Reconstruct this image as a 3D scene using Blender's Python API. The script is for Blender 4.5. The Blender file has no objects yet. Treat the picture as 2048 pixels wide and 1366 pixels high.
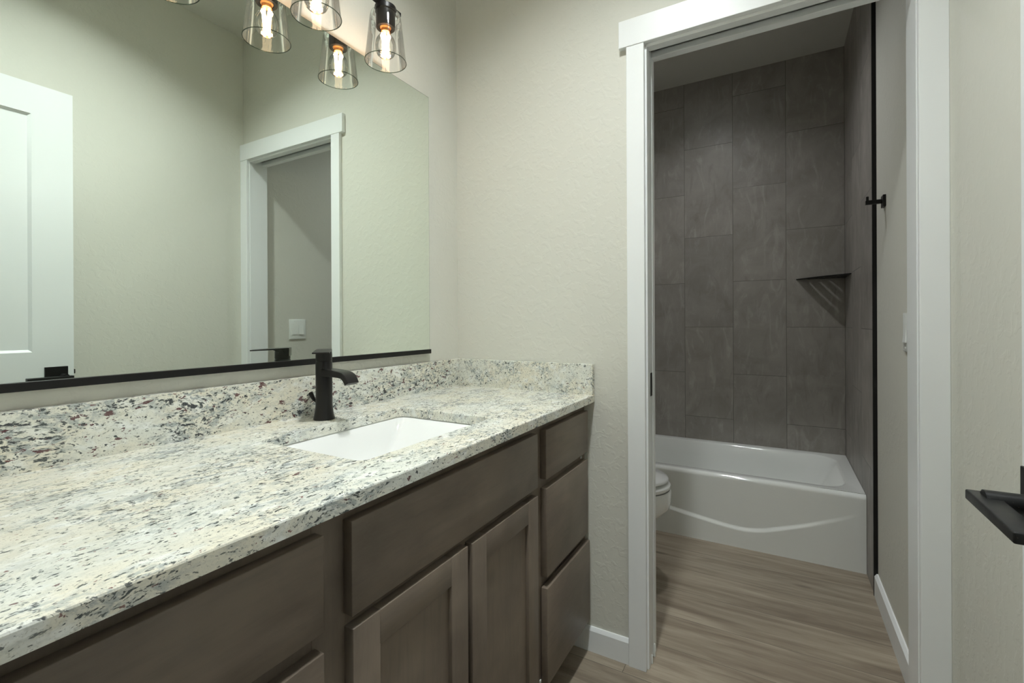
import bpy, bmesh, math, random
from mathutils import Vector, Matrix

# ------------------------------------------------------------------ scene, camera, light
S = bpy.context.scene
COL = S.collection
S.view_settings.view_transform = 'Standard'
S.view_settings.look = 'None'
S.view_settings.exposure = 0.16
S.view_settings.gamma = 1.0
S.view_settings.use_curve_mapping = False
S.cycles.use_denoising = True
S.cycles.max_bounces = 14
S.cycles.diffuse_bounces = 6
S.cycles.glossy_bounces = 6
S.cycles.transmission_bounces = 8
S.cycles.transparent_max_bounces = 24
S.cycles.sample_clamp_indirect = 8.0
S.cycles.blur_glossy = 1.0

# photograph geometry: wall with the mirror is x = 0, wall with the doorway is y = 0, floor z = 0 (metres)
CAM = Vector((1.1317, -1.55, 1.1395))
YAW, PITCH, ROLL = math.radians(29.5041), math.radians(-0.0216), math.radians(-0.2621)
fw = Vector((-math.sin(YAW), math.cos(YAW), 0)); rt = Vector((math.cos(YAW), math.sin(YAW), 0)); up = Vector((0, 0, 1))
fw, up = fw * math.cos(PITCH) + up * math.sin(PITCH), up * math.cos(PITCH) - fw * math.sin(PITCH)
rt, up = rt * math.cos(ROLL) + up * math.sin(ROLL), up * math.cos(ROLL) - rt * math.sin(ROLL)
cd = bpy.data.cameras.new('camera'); cam = bpy.data.objects.new('camera', cd); COL.objects.link(cam)
cd.sensor_width = 36.0; cd.lens = 36.0 * 935.39 / 2048; cd.shift_y = -(683 - 644.74) / 2048
cd.clip_start = 0.01
cam.matrix_world = Matrix(((rt.x, up.x, -fw.x, CAM.x), (rt.y, up.y, -fw.y, CAM.y), (rt.z, up.z, -fw.z, CAM.z), (0, 0, 0, 1)))
S.camera = cam

W = bpy.data.worlds.new('world'); S.world = W; W.use_nodes = True
W.node_tree.nodes['Background'].inputs[0].default_value = (0.9, 1.0, 1.0, 1)
W.node_tree.nodes['Background'].inputs[1].default_value = 0.05

BULB = 18.5          # radiance of the vanity filaments
HALL_FILL = 9.0           # added fill light, an unseen ceiling disc in the hall behind the camera
CEIL = 690.0           # ceiling panel over the vanity room
TUBLAMP = 225.0        # ceiling lamp in the tub room

# ------------------------------------------------------------------ helpers
WO = {}
def link(o, parent=None):
    COL.objects.link(o)
    if parent: o.parent = parent
    return o
def empty(name, loc, label, cat, group=None):
    o = bpy.data.objects.new(name, None); o.empty_display_size = .05; link(o); o.location = loc
    WO[o.name] = Vector(loc); o['label'] = label; o['category'] = cat
    if group: o['group'] = group
    return o
def wo(o): return WO.get(o.name, Vector((0, 0, 0)))
def obj(name, bm, mat, parent=None, smooth=False, angle=40, origin=None):
    org = wo(parent) if parent else Vector(origin or (0, 0, 0))
    bmesh.ops.remove_doubles(bm, verts=bm.verts, dist=1e-6)
    bmesh.ops.recalc_face_normals(bm, faces=bm.faces)
    if org.length: bmesh.ops.translate(bm, verts=bm.verts, vec=-org)
    me = bpy.data.meshes.new(name); bm.to_mesh(me); bm.free()
    if smooth:
        for p in me.polygons: p.use_smooth = True
        me.set_sharp_from_angle(angle=math.radians(angle))
    me.materials.append(mat)
    o = bpy.data.objects.new(name, me); link(o, parent)
    if not parent: o.location = org
    WO[o.name] = org
    return o
def tag(o, label, cat, group=None):
    o['label'] = label; o['category'] = cat
    if group: o['group'] = group
    return o
def struct(name, bm, mat, parent=None, **k):
    o = obj(name, bm, mat, parent, **k)
    if not parent: o['kind'] = 'structure'
    return o
def NB(): return bmesh.new()
def merge(dst, src):
    me = bpy.data.meshes.new('t'); src.to_mesh(me); src.free(); dst.from_mesh(me); bpy.data.meshes.remove(me)
def box(bm, x0, x1, y0, y1, z0, z1, bev=0, seg=2, only=None):
    t = bmesh.new(); bmesh.ops.create_cube(t, size=1)
    for v in t.verts:
        v.co = Vector((x0 if v.co.x < 0 else x1, y0 if v.co.y < 0 else y1, z0 if v.co.z < 0 else z1))
    if bev:
        bmesh.ops.bevel(t, geom=[e for e in t.edges if only is None or only(e)], offset=bev, segments=seg, profile=.5, affect='EDGES')
    merge(bm, t)
def obox(bm, c, ax, ay, hx, hy, z0, z1, bev=0, seg=2):
    "box turned about z: c centre xy, ax unit axis"
    t = bmesh.new(); bmesh.ops.create_cube(t, size=1)
    for v in t.verts:
        a = hx * (1 if v.co.x > 0 else -1); b = hy * (1 if v.co.y > 0 else -1)
        v.co = Vector((c[0] + a * ax - b * ay, c[1] + a * ay + b * ax, z1 if v.co.z > 0 else z0))
    if bev: bmesh.ops.bevel(t, geom=t.edges[:], offset=bev, segments=seg, profile=.5, affect='EDGES')
    merge(bm, t)
def loft(bm, loops, cap0=False, cap1=False, closed=True):
    R = [[bm.verts.new(p) for p in l] for l in loops]
    n = len(loops[0])
    for a, b in zip(R, R[1:]):
        for i in range(n if closed else n - 1):
            j = (i + 1) % n
            bm.faces.new((a[i], a[j], b[j], b[i]))
    if cap0: bm.faces.new(R[0][::-1])
    if cap1: bm.faces.new(R[-1])
    return R
def lathe(bm, prof, c=(0, 0), seg=40, cap0=False, cap1=False):
    loops = [[(c[0] + r * math.cos(2 * math.pi * k / seg), c[1] + r * math.sin(2 * math.pi * k / seg), z) for k in range(seg)] for r, z in prof]
    return loft(bm, loops, cap0, cap1)
def tube(bm, pts, r, seg=10):
    pts = [Vector(p) for p in pts]; loops = []
    for i, p in enumerate(pts):
        d = (pts[min(i + 1, len(pts) - 1)] - pts[max(i - 1, 0)]).normalized()
        u = d.orthogonal().normalized() if i == 0 else (u - d * u.dot(d)).normalized()
        v = d.cross(u); rr = r[i] if isinstance(r, (list, tuple)) else r
        loops.append([p + (u * math.cos(2 * math.pi * k / seg) + v * math.sin(2 * math.pi * k / seg)) * rr for k in range(seg)])
    loft(bm, loops, True, True)
def torus(bm, c, R, r, seg=64, s2=8):
    L = []
    for k in range(seg + 1):
        a = 2 * math.pi * k / seg
        L.append([(c[0] + (R + r * math.cos(2 * math.pi * j / s2)) * math.cos(a), c[1] + (R + r * math.cos(2 * math.pi * j / s2)) * math.sin(a), c[2] + r * math.sin(2 * math.pi * j / s2)) for j in range(s2)])
    loft(bm, L)
def rrect(x0, x1, y0, y1, r, z, n=6):
    "rounded rectangle loop; r one radius or four (x1y1, x0y1, x0y0, x1y0)"
    rs = r if isinstance(r, (list, tuple)) else (r,) * 4
    out = []
    for (cx, cy, sx, sy, a0, rr) in ((x1, y1, -1, -1, 0, rs[0]), (x0, y1, 1, -1, 90, rs[1]), (x0, y0, 1, 1, 180, rs[2]), (x1, y0, -1, 1, 270, rs[3])):
        for k in range(n + 1):
            a = math.radians(a0 + 90 * k / n)
            out.append((cx + sx * rr + rr * math.cos(a), cy + sy * rr + rr * math.sin(a), z))
    return out
def prism(bm, poly, axis, a0, a1, bev=0, seg=2):
    "extrude a 2D polygon along an axis"
    t = bmesh.new()
    def P(p, a): return {'x': (a, p[0], p[1]), 'y': (p[0], a, p[1]), 'z': (p[0], p[1], a)}[axis]
    loft(t, [[P(p, a0) for p in poly], [P(p, a1) for p in poly]], True, True)
    if bev:
        bmesh.ops.recalc_face_normals(t, faces=t.faces)
        bmesh.ops.bevel(t, geom=t.edges[:], offset=bev, segments=seg, profile=.5, affect='EDGES')
    merge(bm, t)

# ------------------------------------------------------------------ materials
class NT:
    def __init__(s, name):
        s.m = bpy.data.materials.new(name); s.m.use_nodes = True; s.t = s.m.node_tree; s.t.nodes.clear()
        s.out = s.t.nodes.new('ShaderNodeOutputMaterial')
    def n(s, typ, ins=None, **kw):
        nd = s.t.nodes.new('ShaderNode' + typ)
        for k, v in kw.items(): setattr(nd, k, v)
        for k, v in (ins or {}).items():
            if hasattr(v, 'is_output'): s.t.links.new(v, nd.inputs[k])
            else: nd.inputs[k].default_value = v
        return nd
    def pos(s): return s.n('NewGeometry').outputs['Position']
    def math(s, op, a, b=0.0, c=None):
        ins = {0: a, 1: b}
        if c is not None: ins[2] = c
        return s.n('Math', ins, operation=op).outputs[0]
    def mapv(s, v, rot=(0, 0, 0), scale=(1, 1, 1), loc=(0, 0, 0)):
        return s.n('Mapping', {'Vector': v, 'Rotation': rot, 'Scale': scale, 'Location': loc}).outputs[0]
    def noise(s, v, scale, detail=3, rough=.55, dist=0.0):
        return s.n('TexNoise', {'Vector': v, 'Scale': scale, 'Detail': detail, 'Roughness': rough, 'Distortion': dist}).outputs['Fac']
    def ramp(s, f, lo, hi, a=0.0, b=1.0):
        return s.n('MapRange', {'Value': f, 'From Min': lo, 'From Max': hi, 'To Min': a, 'To Max': b}, clamp=True).outputs[0]
    def mix(s, f, a, b, blend='MIX'):
        nd = s.n('Mix', data_type='RGBA', blend_type=blend)
        for k, v in ((0, f), (6, a), (7, b)):
            if hasattr(v, 'is_output'): s.t.links.new(v, nd.inputs[k])
            else: nd.inputs[k].default_value = (*v, 1) if isinstance(v, tuple) and len(v) == 3 else v
        return nd.outputs[2]
    def sep(s, v): return s.n('SeparateXYZ', {0: v}).outputs
    def comb(s, x, y, z): return s.n('CombineXYZ', {0: x, 1: y, 2: z}).outputs[0]
    def bump(s, h, strength, dist=.01): return s.n('Bump', {'Height': h, 'Strength': strength, 'Distance': dist}).outputs[0]
    def bsdf(s, **k):
        ins = {}
        names = dict(color='Base Color', rough='Roughness', metal='Metallic', normal='Normal', coat='Coat Weight', coatr='Coat Roughness', spec='Specular IOR Level', emit='Emission Color', es='Emission Strength')
        for a, v in k.items(): ins[names[a]] = (*v, 1) if isinstance(v, tuple) and len(v) == 3 else v
        b = s.n('BsdfPrincipled', ins); s.t.links.new(b.outputs[0], s.out.inputs[0]); return s.m
def lin(r, g, b):
    f = lambda c: (c / 255 / 12.92) if c / 255 <= .04045 else ((c / 255 + .055) / 1.055) ** 2.4
    return (f(r), f(g), f(b))

def m_wall(name='wall_paint', col=(.60, .575, .50), bump=.13):
    t = NT(name); p = t.pos()
    a = t.ramp(t.noise(p, 36, 3, .5, .6), .50, .60)
    b = t.noise(p, 120, 2)
    h = t.math('ADD', t.math('MULTIPLY', a, .8), t.math('MULTIPLY', b, .25))
    return t.bsdf(color=col, rough=.62, spec=.3, normal=t.bump(h, bump, .004))
def m_plain(name, col, rough, **k):
    t = NT(name); p = t.pos()
    r = t.ramp(t.noise(p, 35, 2), .3, .7, rough * .9, rough * 1.1)
    return t.bsdf(color=col, rough=r, **k)
def m_granite(name, blotch=0.0):
    t = NT(name); p = t.pos()
    # grain runs along the worktop and climbs towards the doorway on the upstand
    g = t.mapv(p, rot=(math.radians(-28), 0, math.radians(8)), scale=(1.0, .52, 1.0))
    warp = t.n('TexNoise', {'Vector': g, 'Scale': 20.0, 'Detail': 3.0})
    gw = t.n('VectorMath', {0: g, 1: t.n('VectorMath', {0: warp.outputs['Color'], 1: (.03, .03, .03)}, operation='MULTIPLY').outputs[0]}, operation='ADD').outputs[0]
    big = t.noise(g, 9, 3)
    col = t.mix(t.ramp(big, .36, .62), (.70, .715, .66), (.735, .70, .585))
    tan = t.noise(t.mapv(gw, loc=(3, 1, 2)), 26, 4, .65)
    col = t.mix(t.ramp(tan, .58, .74, 0, .45), col, (.56, .49, .33))
    wht = t.noise(t.mapv(gw, loc=(7, 4, 1)), 40, 3)
    col = t.mix(t.ramp(wht, .52, .66, 0, .65), col, (.83, .855, .84))
    # crystalline mottling
    mot = t.noise(gw, 190, 3, .6)
    col = t.mix(t.ramp(mot, .50, .68, 0, .40), col, (.46, .475, .43))
    # blue grey drifts
    mask = t.ramp(t.noise(t.mapv(g, loc=(1, 9, 5)), 13, 3, .6), .43 - blotch * .6, .60 - blotch * .6)
    drift = t.noise(t.mapv(gw, loc=(5, 2, 8)), 75, 5, .7)
    col = t.mix(t.math('MULTIPLY', t.ramp(drift, .47, .58), t.math('ADD', .12, t.math('MULTIPLY', mask, .68))), col, (.30, .335, .34))
    # dark flecks, denser inside the drifts
    fs = t.noise(t.mapv(gw, loc=(6, 3, 9)), 250, 2.5, .6)
    col = t.mix(t.ramp(t.math('SUBTRACT', fs, t.ramp(mask, 0, 1, .625, .575)), 0.0, .04, 0, .85), col, (.075, .085, .085))
    fl = t.noise(t.mapv(gw, loc=(2, 2, 2)), 135, 3.5, .62)
    col = t.mix(t.ramp(t.math('SUBTRACT', fl, t.ramp(mask, 0, 1, .630, .585)), 0.0, .035, 0, .94), col, (.045, .055, .058))
    fl2 = t.noise(t.mapv(gw, loc=(8, 1, 6)), 70, 4.5, .66)
    col = t.mix(t.ramp(t.math('SUBTRACT', fl2, t.ramp(mask, 0, 1, .70 - blotch * .7, .630 - blotch * .5)), 0.0, .03, 0, .95), col, (.035, .04, .048))
    # fine salt and pepper
    fine = t.noise(p, 480, 2)
    col = t.mix(t.ramp(fine, .58, .72, 0, .5), col, (.34, .33, .27))
    # garnet spots
    ga = t.noise(t.mapv(gw, loc=(4, 7, 3)), 62, 4, .64)
    col = t.mix(t.ramp(ga, .672 - blotch * 1.25, .70 - blotch * 1.25, 0, .9), col, (.095, .03, .035))
    gb = t.noise(t.mapv(gw, loc=(1, 5, 2)), 120, 3, .6)
    col = t.mix(t.ramp(gb, .675, .70, 0, .85), col, (.17, .065, .06))
    return t.bsdf(color=col, rough=t.ramp(fine, .3, .7, .16, .24), spec=.45)
def m_wood(name, axis):
    t = NT(name); p = t.pos()
    sc = {'y': (1, .10, 1), 'z': (1, 1, .10)}[axis]
    g = t.mapv(p, scale=sc)
    a = t.noise(g, 60, 4, .6, .5); c = t.noise(t.mapv(p, scale=(1, .45, .6)), 7, 3)
    col = t.mix(t.ramp(c, .38, .62), (.128, .100, .078), (.205, .163, .126))
    col = t.mix(t.ramp(a, .45, .75, 0, .35), col, (.095, .077, .064))
    f = t.noise(t.mapv(p, scale=(1, .2, 1) if axis == 'y' else (1, 1, .2)), 300, 2)
    col = t.mix(t.ramp(f, .4, .8, 0, .25), col, (.20, .168, .135))
    return t.bsdf(color=col, rough=.40, spec=.4, normal=t.bump(f, .05, .002))
def m_tile(name, axis, u0, w, z0, h, half):
    t = NT(name); p = t.pos(); x, y, z = t.sep(p)[:3]
    u = t.math('DIVIDE', t.math('SUBTRACT', x if axis == 'x' else y, u0), w)
    cu = t.math('FLOOR', u); fu = t.math('FRACT', u)
    odd = t.math('ABSOLUTE', t.math('MODULO', cu, 2.0))
    v = t.math('DIVIDE', t.math('SUBTRACT', t.math('SUBTRACT', z, z0), t.math('MULTIPLY', t.math('SUBTRACT', 1.0, odd), half)), h)
    cv = t.math('FLOOR', v); fv = t.math('FRACT', v)
    du = t.math('MULTIPLY', t.math('MINIMUM', fu, t.math('SUBTRACT', 1.0, fu)), w)
    dv = t.math('MULTIPLY', t.math('MINIMUM', fv, t.math('SUBTRACT', 1.0, fv)), h)
    d = t.math('MINIMUM', du, dv)
    rnd = t.n('TexWhiteNoise', {'Vector': t.comb(cu, cv, 3.0)}, noise_dimensions='3D').outputs['Color']
    q = t.n('VectorMath', {0: p, 1: t.n('VectorMath', {0: rnd, 1: (9, 9, 9)}, operation='MULTIPLY').outputs[0]}, operation='ADD').outputs[0]
    a = t.noise(q, 5, 5, .6, .8); b = t.noise(t.mapv(q, rot=(.5, .6, .4), scale=(1, 1, .3)), 16, 5, .62, 1.2)
    fine = t.noise(q, 160, 2)
    col = t.mix(t.ramp(a, .3, .7), (.235, .216, .194), (.335, .312, .286))
    col = t.mix(t.ramp(b, .54, .74, 0, .55), col, (.46, .435, .41))
    col = t.mix(t.ramp(b, .42, .25, 0, .4), col, (.165, .148, .134))
    rb = t.n('TexWhiteNoise', {'Vector': t.comb(cu, cv, 8.0)}, noise_dimensions='3D').outputs['Value']
    col = t.mix(1.0, col, t.n('CombineColor', {0: t.ramp(rb, 0, 1, .93, 1.06), 1: t.ramp(rb, 0, 1, .93, 1.06), 2: t.ramp(rb, 0, 1, .94, 1.06)}).outputs[0], 'MULTIPLY')
    g = t.ramp(d, .0009, .0016, 1, 0)
    col = t.mix(g, col, (.115, .106, .098))
    hgt = t.math('ADD', t.math('MULTIPLY', t.ramp(d, .0005, .003), 1.0), t.math('ADD', t.math('MULTIPLY', b, .35), t.math('MULTIPLY', fine, .05)))
    return t.bsdf(color=col, rough=t.ramp(b, .3, .7, .46, .36), spec=.5, normal=t.bump(hgt, .22, .004))
def m_floor(name):
    t = NT(name); p = t.pos(); x, y, z = t.sep(p)[:3]
    w = .191
    v = t.math('DIVIDE', t.math('ADD', y, .053), w); cv = t.math('FLOOR', v); fv = t.math('FRACT', v)
    r0 = t.n('TexWhiteNoise', {'Vector': t.comb(cv, 1.0, 5.0)}, noise_dimensions='3D').outputs['Value']
    off = t.math('ADD', t.math('ADD', t.math('MULTIPLY', r0, .26), .10), t.math('MULTIPLY', t.math('COMPARE', cv, 0.0, .1), .45))
    u = t.math('DIVIDE', t.math('SUBTRACT', x, off), 1.5); cu = t.math('FLOOR', u); fu = t.math('FRACT', u)
    rnd = t.n('TexWhiteNoise', {'Vector': t.comb(cu, cv, 2.0)}, noise_dimensions='3D')
    q = t.n('VectorMath', {0: p, 1: t.n('VectorMath', {0: rnd.outputs['Color'], 1: (7, 7, 7)}, operation='MULTIPLY').outputs[0]}, operation='ADD').outputs[0]
    s1 = t.mapv(q, scale=(.10, 1, 1))
    a = t.noise(s1, 13, 5, .62, .6); b = t.noise(s1, 44, 4, .6, .3); c = t.noise(t.mapv(q, scale=(.04, 1, 1)), 190, 2)
    col = t.mix(t.ramp(a, .34, .65), (.185, .146, .109), (.375, .318, .246))
    col = t.mix(t.ramp(b, .51, .70, 0, .5), col, (.160, .125, .094))
    col = t.mix(t.ramp(c, .5, .75, 0, .22), col, (.16, .125, .09))
    kn = t.n('TexVoronoi', {'Vector': t.mapv(q, scale=(.8, 2.6, 1)), 'Scale': 2.6}).outputs['Distance']
    col = t.mix(t.ramp(kn, .11, .02, 0, .85), col, (.10, .075, .055))
    rb = t.ramp(rnd.outputs['Value'], 0, 1, .88, 1.08)
    col = t.mix(1.0, col, t.n('CombineColor', {0: rb, 1: rb, 2: rb}).outputs[0], 'MULTIPLY')
    d = t.math('MINIMUM', t.math('MULTIPLY', t.math('MINIMUM', fv, t.math('SUBTRACT', 1.0, fv)), w), t.math('MULTIPLY', t.math('MINIMUM', fu, t.math('SUBTRACT', 1.0, fu)), 1.5))
    col = t.mix(t.ramp(d, .0006, .0014, .8, 0), col, (.07, .055, .042))
    h = t.math('ADD', t.ramp(d, .0004, .002), t.math('MULTIPLY', c, .15))
    return t.bsdf(color=col, rough=t.ramp(b, .3, .7, .36, .48), spec=.4, normal=t.bump(h, .12, .003))
def m_glass(name, edge, clear, blend):
    t = NT(name)
    lw = t.n('LayerWeight', {'Blend': blend})
    col = t.mix(t.ramp(lw.outputs['Facing'], .55, .98), clear, edge)
    tr = t.n('BsdfTransparent', {0: col}); gl = t.n('BsdfGlossy', {'Color': (1, 1, 1, 1), 'Roughness': .02})
    f = t.ramp(t.n('Fresnel', {'IOR': 1.45}).outputs[0], 0, 1, 0.0, .9)
    mx = t.n('MixShader', {0: f, 1: tr.outputs[0], 2: gl.outputs[0]})
    t.t.links.new(mx.outputs[0], t.out.inputs[0]); return t.m
def m_emit(name, col, s):
    t = NT(name); e = t.n('Emission', {'Color': (*col, 1), 'Strength': s}); t.t.links.new(e.outputs[0], t.out.inputs[0]); return t.m
def m_speck(name):
    t = NT(name); p = t.pos()
    d = t.ramp(t.noise(p, 420, 2), .70, .76)
    return t.bsdf(color=t.mix(d, (.012, .012, .012), (.16, .13, .10)), rough=t.ramp(t.noise(p, 30, 2), .3, .7, .34, .44), spec=.3)

M_WALL = m_wall('wall_paint', (.635, .628, .568)); M_CEIL = m_wall('ceiling_paint', (.62, .61, .56), .08)
M_TRIM = m_plain('white_trim_paint', (.80, .815, .82), .37, spec=.5)
M_DOOR = m_plain('white_door_paint', (.79, .81, .82), .37, spec=.5)
M_GRAN = m_granite('speckled_granite'); M_GRANB = m_granite('speckled_granite_upstand', .055)
M_WOODY = m_wood('stained_maple_across', 'y'); M_WOODZ = m_wood('stained_maple_upright', 'z')
M_KICK = m_plain('dark_cabinet_interior', (.03, .025, .02), .6)
M_TILEB = m_tile('slate_tile_back', 'x', 1.4807, .2967, .5037, .5978, .2940)
M_TILER = m_tile('slate_tile_right', 'y', 1.7868, .2967, .5037, .5978, .2940)
M_TILEL = m_tile('slate_tile_left', 'y', 1.7868, .2967, .5037, .5978, .2940)
M_FLOOR = m_floor('oak_plank_floor')
M_BLACK = m_plain('matte_black_metal', (.009, .0085, .0085), .38, spec=.25)
M_LEVER = m_speck('dusty_black_metal')
M_FAUCET = m_plain('oil_rubbed_bronze', (.010, .0088, .0085), .34, spec=.35)
M_PORC = m_plain('white_porcelain', (.82, .83, .82), .07, spec=.5, coat=.4, coatr=.04)
M_TUB = m_plain('white_tub_enamel', (.80, .815, .79), .06, spec=.55, coat=.5, coatr=.03)
M_PLASTIC = m_plain('white_plastic', (.78, .80, .78), .36)
M_MIRROR = m_plain('silvered_glass', (.88, .95, .885), .001, metal=1.0)
M_MEDGE = m_plain('green_glass_edge', (.06, .085, .07), .25)
M_SHADE = m_glass('clear_shade_glass', (.84, .89, .85), (.994, .997, .994), .35)
M_RIM = m_glass('shade_rim_glass', (.10, .14, .10), (.42, .50, .42), .5)
M_BULB = m_glass('clear_bulb_glass', (.90, .88, .82), (.997, .996, .99), .3)
M_FIL = m_emit('glowing_filament', (1.0, .69, .43), BULB)
M_BRASS = m_plain('copper_screw_base', (.80, .36, .12), .35, metal=1.0)
M_CHROME = m_plain('chrome', (.75, .75, .76), .15, metal=1.0)
M_PANELH = m_emit('hall_fill_diffuser', (.86, 1.0, .97), HALL_FILL)
M_PANELC = m_emit('vanity_room_lamp_diffuser', (.95, 1.0, .985), CEIL)
M_PANELT = m_emit('tub_lamp_diffuser', (.98, 1.0, 1.0), TUBLAMP)

# ------------------------------------------------------------------ the setting
XW = 1.5045; ZC = 2.743; YD = -1.56; YT = 1.7868; XT = 1.481; XP = 1.492; XL = -.043; TH = .102
OX0, OX1, OZ = .765, 1.4435, 2.037
b = NB(); box(b, -.3, 2.1, -3.3, 2.0, -.1, 0); struct('floor', b, M_FLOOR)
CANS = [((.74, .95), .075), ((.80, -.86), .075)]
def circ(c, r, z, n=48): return [(c[0] + r * math.cos(2 * math.pi * k / n), c[1] + r * math.sin(2 * math.pi * k / n), z) for k in range(n)]
b = NB()
for z in (ZC, ZC + .1):
    vo = [b.verts.new(p) for p in ((-.3, -3.3, z), (2.1, -3.3, z), (2.1, 2.0, z), (-.3, 2.0, z))]
    es = [b.edges.new((vo[i], vo[(i + 1) % 4])) for i in range(4)]
    for c, r in CANS:
        vh = [b.verts.new(p) for p in circ(c, r + .004, z)]; es += [b.edges.new((vh[i], vh[(i + 1) % 48])) for i in range(48)]
    bmesh.ops.triangle_fill(b, edges=es, use_beauty=True)
for c, r in CANS: loft(b, [circ(c, r + .004, ZC), circ(c, r + .004, ZC + .1)])
loft(b, [[(-.3, -3.3, z), (2.1, -3.3, z), (2.1, 2.0, z), (-.3, 2.0, z)] for z in (ZC, ZC + .1)])
struct('ceiling', b, M_CEIL)
b = NB(); box(b, -.12, 0, YD - .115, 0, 0, ZC); struct('wall_left', b, M_WALL)
# doorway wall, hollow where the pocket door slides in
b = NB()
box(b, -.16, .745, 0, .028, 0, ZC); box(b, -.16, .745, .075, TH, 0, ZC); box(b, -.16, .0, .028, .075, 0, ZC)
box(b, .0, .745, .028, .075, 2.09, ZC)
box(b, .745, 1.46, 0, TH, 2.10, ZC); box(b, 1.46, 1.62, 0, TH, 0, ZC)
struct('wall_back', b, M_WALL)
b = NB(); box(b, XW, 1.62, YD - .115, 0, 0, ZC); struct('wall_right', b, M_WALL)
b = NB(); box(b, -.12, .66, YD - .115, YD, 0, ZC); box(b, 1.425, XW, YD - .115, YD, 0, ZC); box(b, .66, 1.425, YD - .115, YD, 2.09, ZC)
struct('wall_front', b, M_WALL)
# hall behind the camera
b = NB(); box(b, -.3, -.2, -3.3, YD - .115, 0, ZC); box(b, 2.0, 2.1, -3.3, YD - .115, 0, ZC); box(b, -.2, 2.0, -3.3, -3.2, 0, ZC)
box(b, -.2, -.12, YD - .115, YD - .05, 0, ZC); box(b, 1.62, 2.0, YD - .115, YD - .05, 0, ZC)
struct('wall_hall', b, M_WALL)
# tub room
b = NB(); box(b, XP, 1.62, TH, .879, 0, ZC); struct('wall_tub_right', b, M_WALL)
b = NB(); box(b, XT, 1.62, .879, YT, 0, ZC); struct('wall_tile_right', b, M_TILER)
b = NB(); box(b, -.2, 1.62, YT, YT + .12, 0, ZC); struct('wall_tile_back', b, M_TILEB)
b = NB(); box(b, -.2, XL, .90, YT, 0, ZC); struct('wall_tile_left', b, M_TILEL)
b = NB(); box(b, -.2, XL - .011, TH, .90, 0, ZC); struct('wall_tub_left', b, M_WALL)
# black edge strip that finishes the tile
b = NB(); box(b, XT - .0035, XP + .001, .869, .880, 0, ZC - .002); struct('trim_1', b, M_BLACK)
# door casing: legs and head
b = NB(); box(b, .7019, .7593, -.0175, 0, 0, 2.0461, .0012, 1); struct('trim_2', b, M_TRIM)
b = NB(); box(b, 1.4457, XW, -.0175, 0, 0, 2.0461, .0012, 1); struct('trim_3', b, M_TRIM)
b = NB(); box(b, .6773, XW, -.0195, 0, 2.0461, 2.135, .0012, 1); struct('trim_4', b, M_TRIM)
# tub side casing
b = NB(); box(b, .7019, .7593, TH, TH + .0175, 0, 2.0475, .0012, 1); box(b, .6773, XP, TH, TH + .0195, 2.0475, 2.137, .0012, 1)
struct('trim_5', b, M_TRIM)
# split jamb round the pocket, full jamb on the strike side, head with track slot
b = NB()
box(b, .745, OX0, -.0005, .031, 0, OZ + .02, .001, 1); box(b, .745, OX0, .072, TH + .0005, 0, OZ + .02, .001, 1)
box(b, OX0, OX1, -.0005, .031, OZ, OZ + .02, .001, 1); box(b, OX0, OX1, .072, TH + .0005, OZ, OZ + .02, .001, 1)
box(b, OX1, 1.46, -.0005, TH + .0005, 0, OZ + .02, .001, 1)
struct('trim_6', b, M_TRIM)
b = NB(); box(b, .745, 1.45, .031, .072, 2.085, 2.10); box(b, .75, 1.44, .044, .059, 2.072, 2.085); struct('trim_7', b, M_KICK)
# baseboards
def board(name, prof_axis, a0, a1, w0, sgn, h=.0825, th=.012):
    b = NB(); poly = [(w0, 0), (w0 + sgn * th, 0), (w0 + sgn * th, h - .011), (w0 + sgn * .007, h - .003), (w0 + sgn * .005, h), (w0, h)]
    prism(b, poly, prof_axis, a0, a1); return struct(name, b, M_TRIM)
b = NB(); poly = [(0, 0), (-.012, 0), (-.012, .0715), (-.007, .0795), (-.005, .0825), (0, .0825)]
loft(b, [[(.478, p[0], p[1]) for p in poly], [(.7019, p[0], p[1]) for p in poly]], True, True); struct('baseboard_back', b, M_TRIM)
board('baseboard_tub_right', 'y', TH, .868, XP, -1, .094, .013)
board('baseboard_right', 'y', YD, -.0195, XW, -1)
# cased head high on the right wall near the entry
b = NB(); box(b, 1.487, XW, YD, -.953, 2.196, 2.34, .001, 1); struct('trim_8', b, M_TRIM)
# entry door casing on the hall wall side
b = NB(); box(b, .655, .675, YD - .115, YD, 0, 2.09, .001, 1); box(b, 1.41, 1.425, YD - .115, YD, 0, 2.09, .001, 1); box(b, .675, 1.41, YD - .115, YD, 2.075, 2.09, .001, 1); struct('trim_9', b, M_TRIM)

# pocket door, slid into the wall
b = NB(); box(b, .05, .7630, .0345, .0685, .012, 2.06, .001, 1)
pd = struct('door_1', b, M_DOOR); pd['label'] = 'white pocket door slid into the wall, only its edge showing'
b = NB(); box(b, .7622, .7642, .0400, .0635, .889, .967, .0006, 1); o = obj('edge_pull', b, M_BLACK, pd); o['label'] = 'black edge pull'
b = NB(); box(b, .7570, .7690, .0312, .0343, .0, .030, .0008, 1); box(b, .7570, .7690, .0687, .0718, 0, .045, .0008, 1); o = obj('floor_guide', b, M_PLASTIC, pd)

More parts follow.
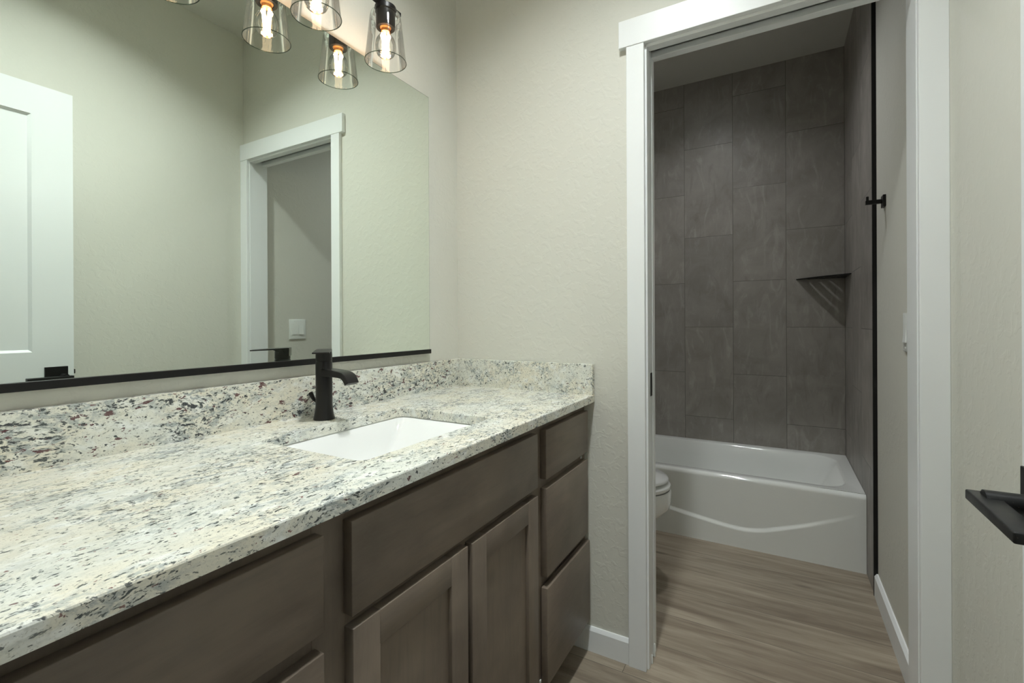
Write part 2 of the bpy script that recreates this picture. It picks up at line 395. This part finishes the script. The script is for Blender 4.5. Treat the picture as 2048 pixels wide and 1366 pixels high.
# entry door folded back against the right wall
DX0, DX1, DY0, DY1, DZ1 = 1.384, 1.419, -1.535, -.7715, 2.069
def door_face(b, x, y0, y1, z0, z1, pans, d, inset):
    ys = sorted({y0, y1, *[v for p in pans for v in p[:2]]}); zs = sorted({z0, z1, *[v for p in pans for v in p[2:]]})
    def inp(y, z): return any(p[0] < y < p[1] and p[2] < z < p[3] for p in pans)
    for ya, yb in zip(ys, ys[1:]):
        for za, zb in zip(zs, zs[1:]):
            if not inp((ya + yb) / 2, (za + zb) / 2):
                b.faces.new([b.verts.new(v) for v in ((x, ya, za), (x, yb, za), (x, yb, zb), (x, ya, zb))])
    for (ya, yb, za, zb) in pans:
        o1 = [(x, ya, za), (x, yb, za), (x, yb, zb), (x, ya, zb)]; i = inset
        o2 = [(x + d, ya + i, za + i), (x + d, yb - i, za + i), (x + d, yb - i, zb - i), (x + d, ya + i, zb - i)]
        loft(b, [o1, o2], False, True)
b = NB(); S_ = .122
pans = [(DY0 + S_, DY1 - S_, 1.032, 1.951), (DY0 + S_, DY1 - S_, .25, .86)]
door_face(b, DX0, DY0, DY1, .012, DZ1, pans, .008, .010)
door_face(b, DX1, DY0, DY1, .012, DZ1, pans, -.008, .010)
o1 = [(DX0, DY0, .012), (DX0, DY1, .012), (DX0, DY1, DZ1), (DX0, DY0, DZ1)]; o2 = [(DX1, p[1], p[2]) for p in o1]
loft(b, [o1, o2])
d2 = struct('door_2', b, M_DOOR); d2['label'] = 'white panelled entry door folded back against the right wall'
HY, HZ = -.826, .9370
b = NB(); box(b, DX0 - .0085, DX0, HY - .0345, HY + .0345, HZ - .0325, HZ + .0345, .001, 2); dh = obj('door_handle', b, M_BLACK, d2); dh['label'] = 'black square rose'
b = NB(); tube(b, [(DX0 - .008, HY + .018, .931), (1.340, HY + .018, .931)], .0115, 20)
prof = [(-.921, .9235), (-.787, .9235), (-.787, .9355), (-.921, .9355)]
prism(b, prof, 'x', 1.3292, 1.3550, .002, 3); o = obj('lever', b, M_LEVER, dh, smooth=True, angle=35); o['label'] = 'flat black lever'
b = NB(); box(b, 1.396, 1.411, DY1 - .001, DY1 + .0085, .938, .956, .001, 1); box(b, 1.391, 1.416, DY1 - .001, DY1 + .001, .92, .975, .0005, 1); obj('latch', b, M_LEVER, d2)

# ------------------------------------------------------------------ vanity cabinet
van = empty('vanity_cabinet', (.28, -.75, 0), 'long grey-brown stained vanity cabinet under the granite worktop', 'cabinet')
VY0, VY1, FX0, FX1 = YD + .004, -.003, .545, .565
b = NB()
box(b, .002, FX0 - .019, VY1 - .016, VY1, .105, .8627); box(b, .002, .475, VY1 - .030, VY1 - .014, .0, .105); box(b, .002, FX0 - .019, VY0, VY0 + .016, .0, .8627)
box(b, .002, .010, VY0 + .016, VY1 - .016, .10, .8627); box(b, .010, FX0 - .019, VY0 + .016, VY1 - .016, .105, .12)
for y in (-.383, -1.076): box(b, .010, FX0 - .019, y - .008, y + .008, .12, .70)
obj('carcass', b, M_WOODZ, van)
b = NB()   # face frame
for (ya, yb) in ((-.043, VY1), (-.408, -.350), (-1.106, -1.045), (VY0, -1.475)): box(b, FX0 - .019, FX0, ya, yb, .105, .8627, .0006, 1)
for (ya, yb, zs) in ((-.350, -.043, (.845, .680, .402, .124)), (-1.045, -.408, (.845, .680, .124)), (-1.475, -1.106, (.845, .680, .402, .124))):
    for z in zs: box(b, FX0 - .019, FX0 - .0003, ya, yb, z - .019, z + .0177)
obj('face_frame', b, M_WOODZ, van)
b = NB(); box(b, .475, .487, VY0, -.0135, 0, .105); obj('toe_kick', b, M_WOODY, van)
def front(name, y0, y1, z0, z1, dx=0):
    b = NB(); box(b, FX0 + dx, FX1 + dx, y0, y1, z0, z1, .0014, 2); return obj(name, b, M_WOODY, van, smooth=True, angle=50)
front('drawer', -.3560, -.0230, .6945, .8345); front('drawer', -.3535, -.0250, .4165, .6680); front('drawer', -.3590, -.0165, .1150, .3885, .0035)
front('drawer', -1.4960, -1.0995, .6950, .8345); front('drawer', -1.4960, -1.0995, .4165, .6660); front('drawer', -1.4960, -1.0995, .1150, .3885)
o = front('drawer_front', -1.0490, -.4090, .6890, .8355)
def vdoor(y0, y1, z0, z1):
    st = .0565
    b = NB()
    box(b, FX0, FX1, y0, y0 + st, z0, z1, .0012, 2); box(b, FX0, FX1, y1 - st, y1, z0, z1, .0012, 2)
    d = obj('door', b, M_WOODZ, van, smooth=True, angle=50)
    for za in (z1 - st, z0):
        b = NB(); box(b, FX0, FX1 - .0002, y0 + st, y1 - st, za, za + st, .0012, 2); obj('rail', b, M_WOODY, d, smooth=True, angle=50)
    b = NB(); box(b, FX0 + .002, FX1 - .0095, y0 + st - .004, y1 - st + .004, z0 + st - .004, z1 - st + .004); obj('panel', b, M_WOODZ, d)
vdoor(-.7245, -.4080, .118, .6665); vdoor(-1.0470, -.7405, .118, .6690)
for (y, z) in ((-.3635, .125), (-.043, .676), (-.043, .40)):
    b = NB(); box(b, FX0, FX0 + .004, y - .004, y + .004, z - .004, z + .004, .0015, 2); obj('bumper', b, M_PLASTIC, van)['label'] = 'small white bumper'

# ------------------------------------------------------------------ granite worktop with sink hole
CZ0, CZ1, CX1 = .8627, .888, .582
SX0, SX1, SY0, SY1 = .160, .475, -.945, -.502
b = NB()
def ring(z, oi, hi):
    o_ = [(CX1 - oi, YD + .002, z), (CX1 - oi, -.0015, z), (.0015, -.0015, z), (.0015, YD + .002, z)]
    h_ = rrect(SX0 - hi, SX1 + hi, SY0 - hi, SY1 + hi, .022, z, 8)
    return o_, h_
def cap(b, o_, h_):
    vo = [b.verts.new(p) for p in o_]; vh = [b.verts.new(p) for p in h_]
    es = [b.edges.new((vo[i], vo[(i + 1) % 4])) for i in range(4)] + [b.edges.new((vh[i], vh[(i + 1) % len(vh)])) for i in range(len(vh))]
    bmesh.ops.triangle_fill(b, edges=es, use_beauty=True)
top = ring(CZ1, .003, .0025); t2 = ring(CZ1 - .0009, .0009, .0008); t3 = ring(CZ1 - .003, 0, 0); bt = ring(CZ0, 0, 0)
cap(b, *top); cap(b, *bt)
for k in (0, 1): loft(b, [top[k], t2[k], t3[k], bt[k]])
tag(obj('countertop', b, M_GRAN), 'speckled cream granite worktop with a sink cut-out', 'countertop')
b = NB(); box(b, .001, .020, YD + .002, -.0215, CZ1, .9937, .0012, 2, lambda e: all(v.co.z > .99 for v in e.verts))
tag(obj('backsplash', b, M_GRANB), 'long low granite backsplash along the wall under the mirror', 'backsplash')
b = NB(); box(b, .001, .5818, -.0205, -.001, CZ1, .9937, .0012, 2, lambda e: all(v.co.z > .99 for v in e.verts) or all(v.co.x > .58 for v in e.verts))
tag(obj('side_splash', b, M_GRAN), 'short granite splash at the doorway end of the worktop', 'backsplash')

# undermount sink
sk = empty('sink', (.3175, -.7235, .72), 'white rectangular undermount sink in the granite worktop', 'sink')
b = NB(); r = lambda i, z, rr=.03: rrect(SX0 - .006 + i, SX1 + .006 - i, SY0 - .006 + i, SY1 + .006 - i, rr, z, 8)
def rs(x0, x1, y0, y1, rr, z): return rrect(x0, x1, y0, y1, rr, z, 8)
inner = [rs(SX0 - .02, SX1 + .02, SY0 - .02, SY1 + .02, .04, CZ0), rs(SX0 - .006, SX1 + .006, SY0 - .006, SY1 + .006, .024, CZ0), rs(SX0 + .001, SX1 - .001, SY0 + .001, SY1 - .003, .020, CZ0 - .005),
         rs(SX0 + .010, SX1 - .010, SY0 + .034, SY1 - .046, .014, CZ0 - .060), rs(SX0 + .018, SX1 - .018, SY0 + .066, SY1 - .086, .014, CZ0 - .108),
         rs(SX0 + .028, SX1 - .028, SY0 + .080, SY1 - .100, .018, CZ0 - .120), rs(SX0 + .060, SX1 - .060, SY0 + .11, SY1 - .130, .030, CZ0 - .125), rs(.30, .335, -.741, -.706, .0174, CZ0 - .129)]
outer = [rs(.30, .335, -.741, -.706, .0174, CZ0 - .142), rs(SX0 + .060, SX1 - .060, SY0 + .11, SY1 - .125, .036, CZ0 - .139), rs(SX0 + .01, SX1 - .01, SY0 + .05, SY1 - .06, .03, CZ0 - .132), rs(SX0 - .008, SX1 + .008, SY0 - .008, SY1 + .008, .03, CZ0 - .014), rs(SX0 - .02, SX1 + .02, SY0 - .02, SY1 + .02, .04, CZ0 - .012)]
loft(b, inner + outer + [inner[0]]); obj('basin', b, M_PORC, sk, smooth=True, angle=45)
b = NB(); lathe(b, [(.026, CZ0 - .1275), (.026, CZ0 - .125), (.019, CZ0 - .1245), (.017, CZ0 - .128), (.004, CZ0 - .1265)], (.3175, -.7235), 28, True, True); obj('drain', b, M_BLACK, sk, smooth=True)['label'] = 'dark drain'

# ------------------------------------------------------------------ faucet
FX, FY = .0984, -.726
fa = empty('faucet', (FX, FY, CZ1), 'dark bronze single-hole faucet standing behind the sink', 'faucet')
b = NB()
lathe(b, [(.0262, CZ1 + .0002), (.0270, CZ1 + .0015), (.0264, CZ1 + .004), (.0244, CZ1 + .012), (.0226, CZ1 + .022), (.0213, CZ1 + .034), (.0207, CZ1 + .048), (.0206, CZ1 + .150), (.0200, CZ1 + .1512)], (FX, FY), 48, True, True)
obj('body', b, M_FAUCET, fa, smooth=True, angle=50)
b = NB()
lathe(b, [(.0195, CZ1 + .1512), (.0195, CZ1 + .1525), (.0204, CZ1 + .1532), (.0204, CZ1 + .170), (.0196, CZ1 + .1785), (.010, CZ1 + .180)], (FX, FY), 48, True, True)
obj('cap', b, M_FAUCET, fa, smooth=True, angle=50)
th = math.radians(-44); ca, sa = math.cos(th), math.sin(th)
b = NB()
def lv(s, w, z): return [(FX + s * ca + w * sa, FY + s * sa - w * ca, z), (FX + s * ca - w * sa, FY + s * sa + w * ca, z)]
sec = [(-.020, .0175, CZ1 + .160, CZ1 + .183), (-.008, .0195, CZ1 + .166, CZ1 + .1828), (.012, .0198, CZ1 + .174, CZ1 + .1822), (.020, .0198, CZ1 + .1775, CZ1 + .1820), (.078, .0202, CZ1 + .1755, CZ1 + .1790)]
loft(b, [lv(s, w, z0) + lv(s, w, z1)[::-1] for s, w, z0, z1 in sec], True, True)
bmesh.ops.recalc_face_normals(b, faces=b.faces); bmesh.ops.bevel(b, geom=b.edges[:], offset=.0006, segments=1, affect='EDGES')
obj('lever', b, M_FAUCET, fa)
# ribbon spout
b = NB(); path = [(.010, .1330, .019), (.030, .1318, .018), (.055, .1302, .0165), (.074, .1285, .0155), (.088, .1255, .0150), (.098, .1195, .0150), (.105, .1110, .0145), (.110, .1015, .0140)]
L = []; hw = .0185
for i, (s, z, t_) in enumerate(path):
    a = path[max(i - 1, 0)]; c = path[min(i + 1, len(path) - 1)]
    d = Vector((c[0] - a[0], c[1] - a[1])).normalized(); nrm = Vector((d.y, -d.x))
    tp = Vector((FX + s, CZ1 + z)); bo = tp + nrm * t_; e = .0015
    w_ = hw if i > 1 else hw - .001
    L.append([(tp.x, FY - w_ + e, tp.y), (tp.x, FY + w_ - e, tp.y), (tp.x + nrm.x * e, FY + w_, tp.y + nrm.y * e), (bo.x - nrm.x * e, FY + w_, bo.y - nrm.y * e), (bo.x, FY + w_ - e, bo.y), (bo.x, FY - w_ + e, bo.y), (bo.x - nrm.x * e, FY - w_, bo.y - nrm.y * e), (tp.x + nrm.x * e, FY - w_, tp.y + nrm.y * e)])
loft(b, L, True, True); obj('spout', b, M_FAUCET, fa, smooth=True, angle=35)
b = NB(); tube(b, [(FX - .021, FY + .002, CZ1 + .032), (FX - .040, FY + .001, CZ1 + .046)], .0024, 10); tube(b, [(FX - .038, FY + .001, CZ1 + .0445), (FX - .041, FY + .001, CZ1 + .047), (FX - .053, FY, CZ1 + .063), (FX - .054, FY, CZ1 + .064)], [.003, .0045, .0065, .006], 14)
obj('drain_lift_knob', b, M_FAUCET, fa, smooth=True)

# ------------------------------------------------------------------ mirror
mi = empty('mirror', (.006, -.76, 1.026), 'wide frameless wall mirror resting in a black bottom channel', 'mirror')
b = NB(); box(b, .0105, .0123, -1.338, -.1930, 1.033, 1.9725); obj('glass', b, M_MIRROR, mi)
b = NB(); box(b, .0018, .0118, -1.3392, -.1918, 1.033, 1.9738); obj('backing', b, M_MEDGE, mi)
b = NB(); box(b, .0015, .0178, -1.342, -.1885, 1.0255, 1.0410, .0008, 1); obj('bottom_channel', b, M_BLACK, mi)['label'] = 'black bottom channel'

# ------------------------------------------------------------------ vanity light
LX = .1155; LYS = (-.515, -.757, -.996)
vl = empty('vanity_light', (LX, -.757, 1.92), 'black bar wall light with clear glass shades above the mirror', 'wall light')
b = NB(); box(b, .0005, .022, -.757 - .06, -.757 + .06, 2.10, 2.22, .002, 2); obj('wall_plate', b, M_BLACK, vl)
b = NB(); box(b, .020, LX + .007, -.757 - .011, -.757 + .011, 2.083, 2.105, .001, 1); obj('arm', b, M_BLACK, vl)
b = NB(); box(b, LX - .011, LX + .011, LYS[2] - .056, LYS[0] + .056, 2.0835, 2.0955, .001, 1); obj('bar', b, M_BLACK, vl)
random.seed(4)
for ly in LYS:
    c = (LX, ly)
    b = NB(); lathe(b, [(.031, 2.0835), (.0315, 2.082), (.0315, 2.070), (.030, 2.0688), (.028, 2.0685), (.028, 2.022), (.027, 2.0205), (.0185, 2.0205), (.0175, 2.022), (.0175, 2.040)], c, 40, True, True); obj('socket', b, M_BLACK, vl, smooth=True, angle=40)
    b = NB(); lathe(b, [(.030, 2.0675), (.0385, 2.0660), (.0435, 2.0610), (.0455, 2.0520), (.0470, 2.0400), (.0605, 1.9205)], c, 64)
    sh = obj('lamp_shade', b, M_SHADE, vl, smooth=True, angle=80); sh['label'] = 'clear tapered glass shade'
    b = NB(); torus(b, (LX, ly, 1.9203), .0600, .0011); obj('rim', b, M_RIM, sh, smooth=True, angle=80)
    b = NB(); prof = [(.0125, 2.018), (.0135, 2.008), (.019, 1.998), (.026, 1.988), (.0300, 1.976), (.0308, 1.965), (.0290, 1.952), (.0240, 1.941), (.016, 1.935), (.008, 1.9325), (.001, 1.932)]
    lathe(b, prof, c, 40); bu = obj('bulb', b, M_BULB, vl, smooth=True, angle=80); bu['label'] = 'clear filament bulb'
    b = NB(); lathe(b, [(.0165, 2.024), (.0168, 2.0215), (.0150, 2.0195), (.0130, 2.0180), (.0120, 2.010), (.004, 2.008)], c, 28, True, True); obj('screw_base', b, M_BRASS, bu, smooth=True)
    b = NB()
    for k in range(6):
        a0 = 2 * math.pi * k / 6; a1 = a0 + .9
        tube(b, [(LX + .0110 * math.cos(a0), ly + .0110 * math.sin(a0), 2.004), (LX + .0075 * math.cos(a1), ly + .0075 * math.sin(a1), 1.940)], .0027, 8)
    obj('filament', b, M_FIL, bu)

# ------------------------------------------------------------------ switch and robe hook in the tub room
sw = empty('light_switch', (XP, .326, 1.10), 'white double rocker switch plate on the tub room wall', 'light switch')
b = NB(); box(b, XP - .0062, XP, .2685, .3837, 1.0405, 1.1630, .0022, 3); obj('switch_plate', b, M_PLASTIC, sw, smooth=True, angle=40)
for k, yc in enumerate((.349, .303)):
    b = NB(); e = .0055 if k == 0 else .003
    poly = [(XP - .006, 1.0690), (XP - .006 - e, 1.0690), (XP - .0085, 1.1018), (XP - .0066, 1.1345), (XP - .006, 1.1345)]
    prism(b, poly, 'y', yc - .0165, yc + .0165, .0005, 1); obj('rocker', b, M_PLASTIC, sw)
    for z in (1.052, 1.152):
        b = NB(); tube(b, [(XP - .006, yc, z), (XP - .0072, yc, z)], .003, 12); obj('screw', b, M_PLASTIC, sw)
hk = empty('robe_hook', (XP, .699, 1.594), 'square black robe hook on the tub room wall', 'hook')
b = NB(); box(b, XP - .009, XP, .677, .721, 1.5715, 1.6155, .001, 2); obj('base_plate', b, M_BLACK, hk)
b = NB(); tube(b, [(XP - .008, .699, 1.594), (1.478, .699, 1.594)], .0085, 18); box(b, 1.432, 1.480, .6915, .7065, 1.5865, 1.6015, .001, 2); obj('arm', b, M_BLACK, hk)
b = NB(); tube(b, [(1.4385, .699, 1.600), (1.4385, .699, 1.617)], .0045, 14); obj('peg', b, M_BLACK, hk)

# ------------------------------------------------------------------ bathtub
tb = empty('bathtub', (.72, 1.42, 0), 'white alcove bathtub with a curved ridge across its apron', 'bathtub')
TX0, TX1, TY0, TY1, TZ = XL + .002, XT - .0015, 1.0581, YT - .0015, .3522
b = NB(); NXg, NZg = 150, 60
def ridge(x):
    pts = [(-.10, .330), (.30, .215), (.60, .142), (.77, .116), (.90, .099), (.985, .093), (1.07, .106), (1.25, .170), (1.40, .235), (1.50, .29)]
    for (a, za), (c, zc) in zip(pts, pts[1:]):
        if x <= c: return za + (zc - za) * max(0, (x - a)) / (c - a)
    return pts[-1][1]
rid = [ridge(TX0 + (TX1 - TX0) * i / NXg) for i in range(NXg + 1)]
for _ in range(6): rid = [rid[0]] + [(rid[i - 1] + 2 * rid[i] + rid[i + 1]) / 4 for i in range(1, NXg)] + [rid[-1]]
def apron_y(i, z):
    x = TX0 + (TX1 - TX0) * i / NXg
    fade = max(0, min(1, (1.46 - x) / .30)) * max(0, min(1, (x - TX0 + .02) / .3))
    s = max(0, min(1, (z - rid[i] + .011) / .022)); s = s * s * (3 - 2 * s)
    bow = .004 * max(0, 1 - (z - rid[i]) / .22) if z > rid[i] else .004
    return TY0 + .0095 * fade * s + (.004 - bow) * fade * 0
zs = []
rows = []
for j in range(NZg + 1):
    row = []
    for i in range(NXg + 1):
        x = TX0 + (TX1 - TX0) * i / NXg
        # rows gather round the ridge
        tt = j / NZg; zr = rid[i]; top_ = TZ - .020
        if tt < .25: z = tt / .25 * (zr - .018)
        elif tt < .60: z = zr - .018 + (tt - .25) / .35 * .036
        else: z = zr + .018 + (tt - .60) / .40 * (top_ - zr - .018)
        row.append((x, apron_y(i, z), z))
    rows.append(row)
# rolled front edge
for k in range(1, 9):
    a = math.radians(90 * k / 8)
    rows.append([(p[0], p[1] + .020 * (1 - math.cos(a)), TZ - .020 + .020 * math.sin(a)) for p in rows[NZg]])
loft(b, rows, closed=False)
obj('apron', b, M_TUB, tb, smooth=True, angle=60)
b = NB(); RN = 10
ys_ = TY0 + .0300
def tl(x0, x1, y0, y1, r4, z): return rrect(x0, x1, y0, y1, r4, z, RN)
dk = tl(TX0, TX1, ys_ - .001, TY1, .0005, TZ)
L = [tl(TX0, TX1, ys_, TY1, .0005, TZ - .02), dk,
     tl(.055, 1.428, 1.126, 1.730, (.12, .12, .11, .11), TZ), tl(.060, 1.422, 1.131, 1.726, (.12, .12, .11, .11), TZ - .002),
     tl(.064, 1.416, 1.135, 1.722, (.12, .12, .11, .11), TZ - .008), tl(.085, 1.375, 1.146, 1.712, (.13, .12, .11, .12), TZ - .08),
     tl(.12, 1.30, 1.165, 1.695, (.14, .12, .12, .14), TZ - .22), tl(.15, 1.24, 1.185, 1.675, (.14, .12, .12, .14), TZ - .275),
     tl(.21, 1.17, 1.235, 1.625, (.13, .12, .12, .13), TZ - .292)]
loft(b, L, False, True); obj('basin', b, M_TUB, tb, smooth=True, angle=50)

# ------------------------------------------------------------------ corner shelf
b = NB(); SZ = 1.3915
pA, pB, pC = Vector((1.236, YT - .0008)), Vector((XT - .0008, 1.518)), Vector((XT - .0008, YT - .0008))
def bow(k, n):
    p = pA.lerp(pB, k / n); d = Vector((-.74, -.67)); return p + d * .016 * math.sin(math.pi * k / n)
n = 16
tri = [bow(k, n) for k in range(n + 1)]
# slotted plate: border strip, bars parallel to the front edge, and a corner piece
bars = [(0.0, .17), (.235, .40), (.465, .62), (.685, 1.0)]
for (f0, f1) in bars:
    o_ = [p.lerp(pC, f0) for p in tri]; i_ = [p.lerp(pC, min(f1, .999)) for p in tri]
    loft(b, [[(p.x, p.y, SZ - .0025) for p in o_ + i_[::-1]], [(p.x, p.y, SZ + .0025) for p in o_ + i_[::-1]]], True, True)
for (q0, q1) in ((0, 1), (15, 16), (7, 8)):
    o_ = [tri[q0], tri[q1], tri[q1].lerp(pC, .9), tri[q0].lerp(pC, .9)]
    loft(b, [[(p.x, p.y, SZ - .0022) for p in o_], [(p.x, p.y, SZ + .0022) for p in o_]], True, True)
tag(obj('corner_shelf', b, M_BLACK, origin=(1.42, 1.72, SZ)), 'thin black slotted corner shelf above the bathtub', 'shelf')

# ------------------------------------------------------------------ toilet
to = empty('toilet', (.35, .585, 0), 'white toilet beside the bathtub, mostly hidden by the door jamb', 'toilet')
TYc = .585
def egg(xb, xf, hw, z, n=48, p=2.3):
    out = []; xc = xb + (xf - xb) * .45
    for k in range(n):
        a = 2 * math.pi * k / n; c, s = math.cos(a), math.sin(a)
        rx = (xf - xc) if c > 0 else (xc - xb)
        out.append((xc + rx * math.copysign(abs(c) ** (2 / p if c < 0 else .98), c), TYc + hw * math.copysign(abs(s) ** (.95), s), z))
    return out
b = NB()
loft(b, [egg(.13, .60, .125, .0), egg(.13, .60, .122, .03), egg(.15, .575, .108, .10), egg(.16, .585, .112, .17), egg(.17, .640, .145, .245), egg(.18, .695, .174, .290), egg(.19, .716, .183, .315), egg(.19, .722, .186, .345), egg(.19, .722, .186, .385), egg(.20, .718, .182, .392), egg(.25, .68, .145, .392), egg(.27, .66, .13, .34), egg(.33, .56, .08, .22)], True, True)
obj('bowl', b, M_PORC, to, smooth=True, angle=50)
b = NB(); loft(b, [egg(.24, .715, .180, .396), egg(.235, .720, .184, .401), egg(.235, .720, .184, .412), egg(.24, .714, .178, .417), egg(.30, .65, .115, .417), egg(.30, .65, .115, .396)]); obj('seat', b, M_PORC, to, smooth=True, angle=50)
b = NB(); loft(b, [egg(.235, .706, .174, .4285), egg(.230, .711, .178, .432), egg(.230, .711, .178, .438), egg(.235, .706, .174, .444), egg(.28, .64, .12, .448)], True, True); obj('lid', b, M_PORC, to, smooth=True, angle=50)
b = NB(); box(b, .19, .24, TYc - .11, TYc + .11, .396, .436, .006, 2); obj('hinge', b, M_PORC, to)
b = NB(); box(b, XL + .002, .165, TYc - .21, TYc + .21, .36, .745, .02, 3); obj('tank', b, M_PORC, to, smooth=True)
b = NB(); box(b, XL, .175, TYc - .22, TYc + .22, .745, .780, .008, 3); obj('tank_lid', b, M_PORC, to, smooth=True)
b = NB(); tube(b, [(.165, TYc + .16, .68), (.185, TYc + .16, .68)], .008, 12); box(b, .178, .190, TYc + .09, TYc + .168, .674, .686, .002, 1); obj('flush_handle', b, M_CHROME, to)

# ------------------------------------------------------------------ ceiling lamps
def can(name, c, r, mat, label, rec=.060):
    t = empty(name, (c[0], c[1], ZC), label, 'ceiling light')
    b = NB(); lathe(b, [(r + .020, ZC - .0005), (r + .017, ZC - .004), (r + .001, ZC - .004), (r - .001, ZC), (r - .001, ZC + rec), (r + .0035, ZC + rec), (r + .0035, ZC - .0005)] if rec else [(r + .018, ZC - .0005), (r + .016, ZC - .010), (r, ZC - .011), (r - .002, ZC - .005)], c, 48); obj('trim_ring', b, M_TRIM, t, smooth=True, angle=40)
    zd = ZC + rec - .002 if rec else ZC - .006
    b = NB(); lathe(b, [(r - .0012, zd + .003), (r - .0012, zd)], c, 48, True, True); obj('diffuser', b, mat, t)
can('recessed_light', CANS[0][0], CANS[0][1], M_PANELT, 'round recessed ceiling light above the tub room floor')
can('recessed_light', CANS[1][0], CANS[1][1], M_PANELC, 'round recessed ceiling light above the vanity room')
can('hall_fill_light', (1.05, -2.45), .22, M_PANELH, 'round fill light added out of view in the hall outside the entry', 0)  # unseen hall lamp, added as neutral fill through the entry doorway
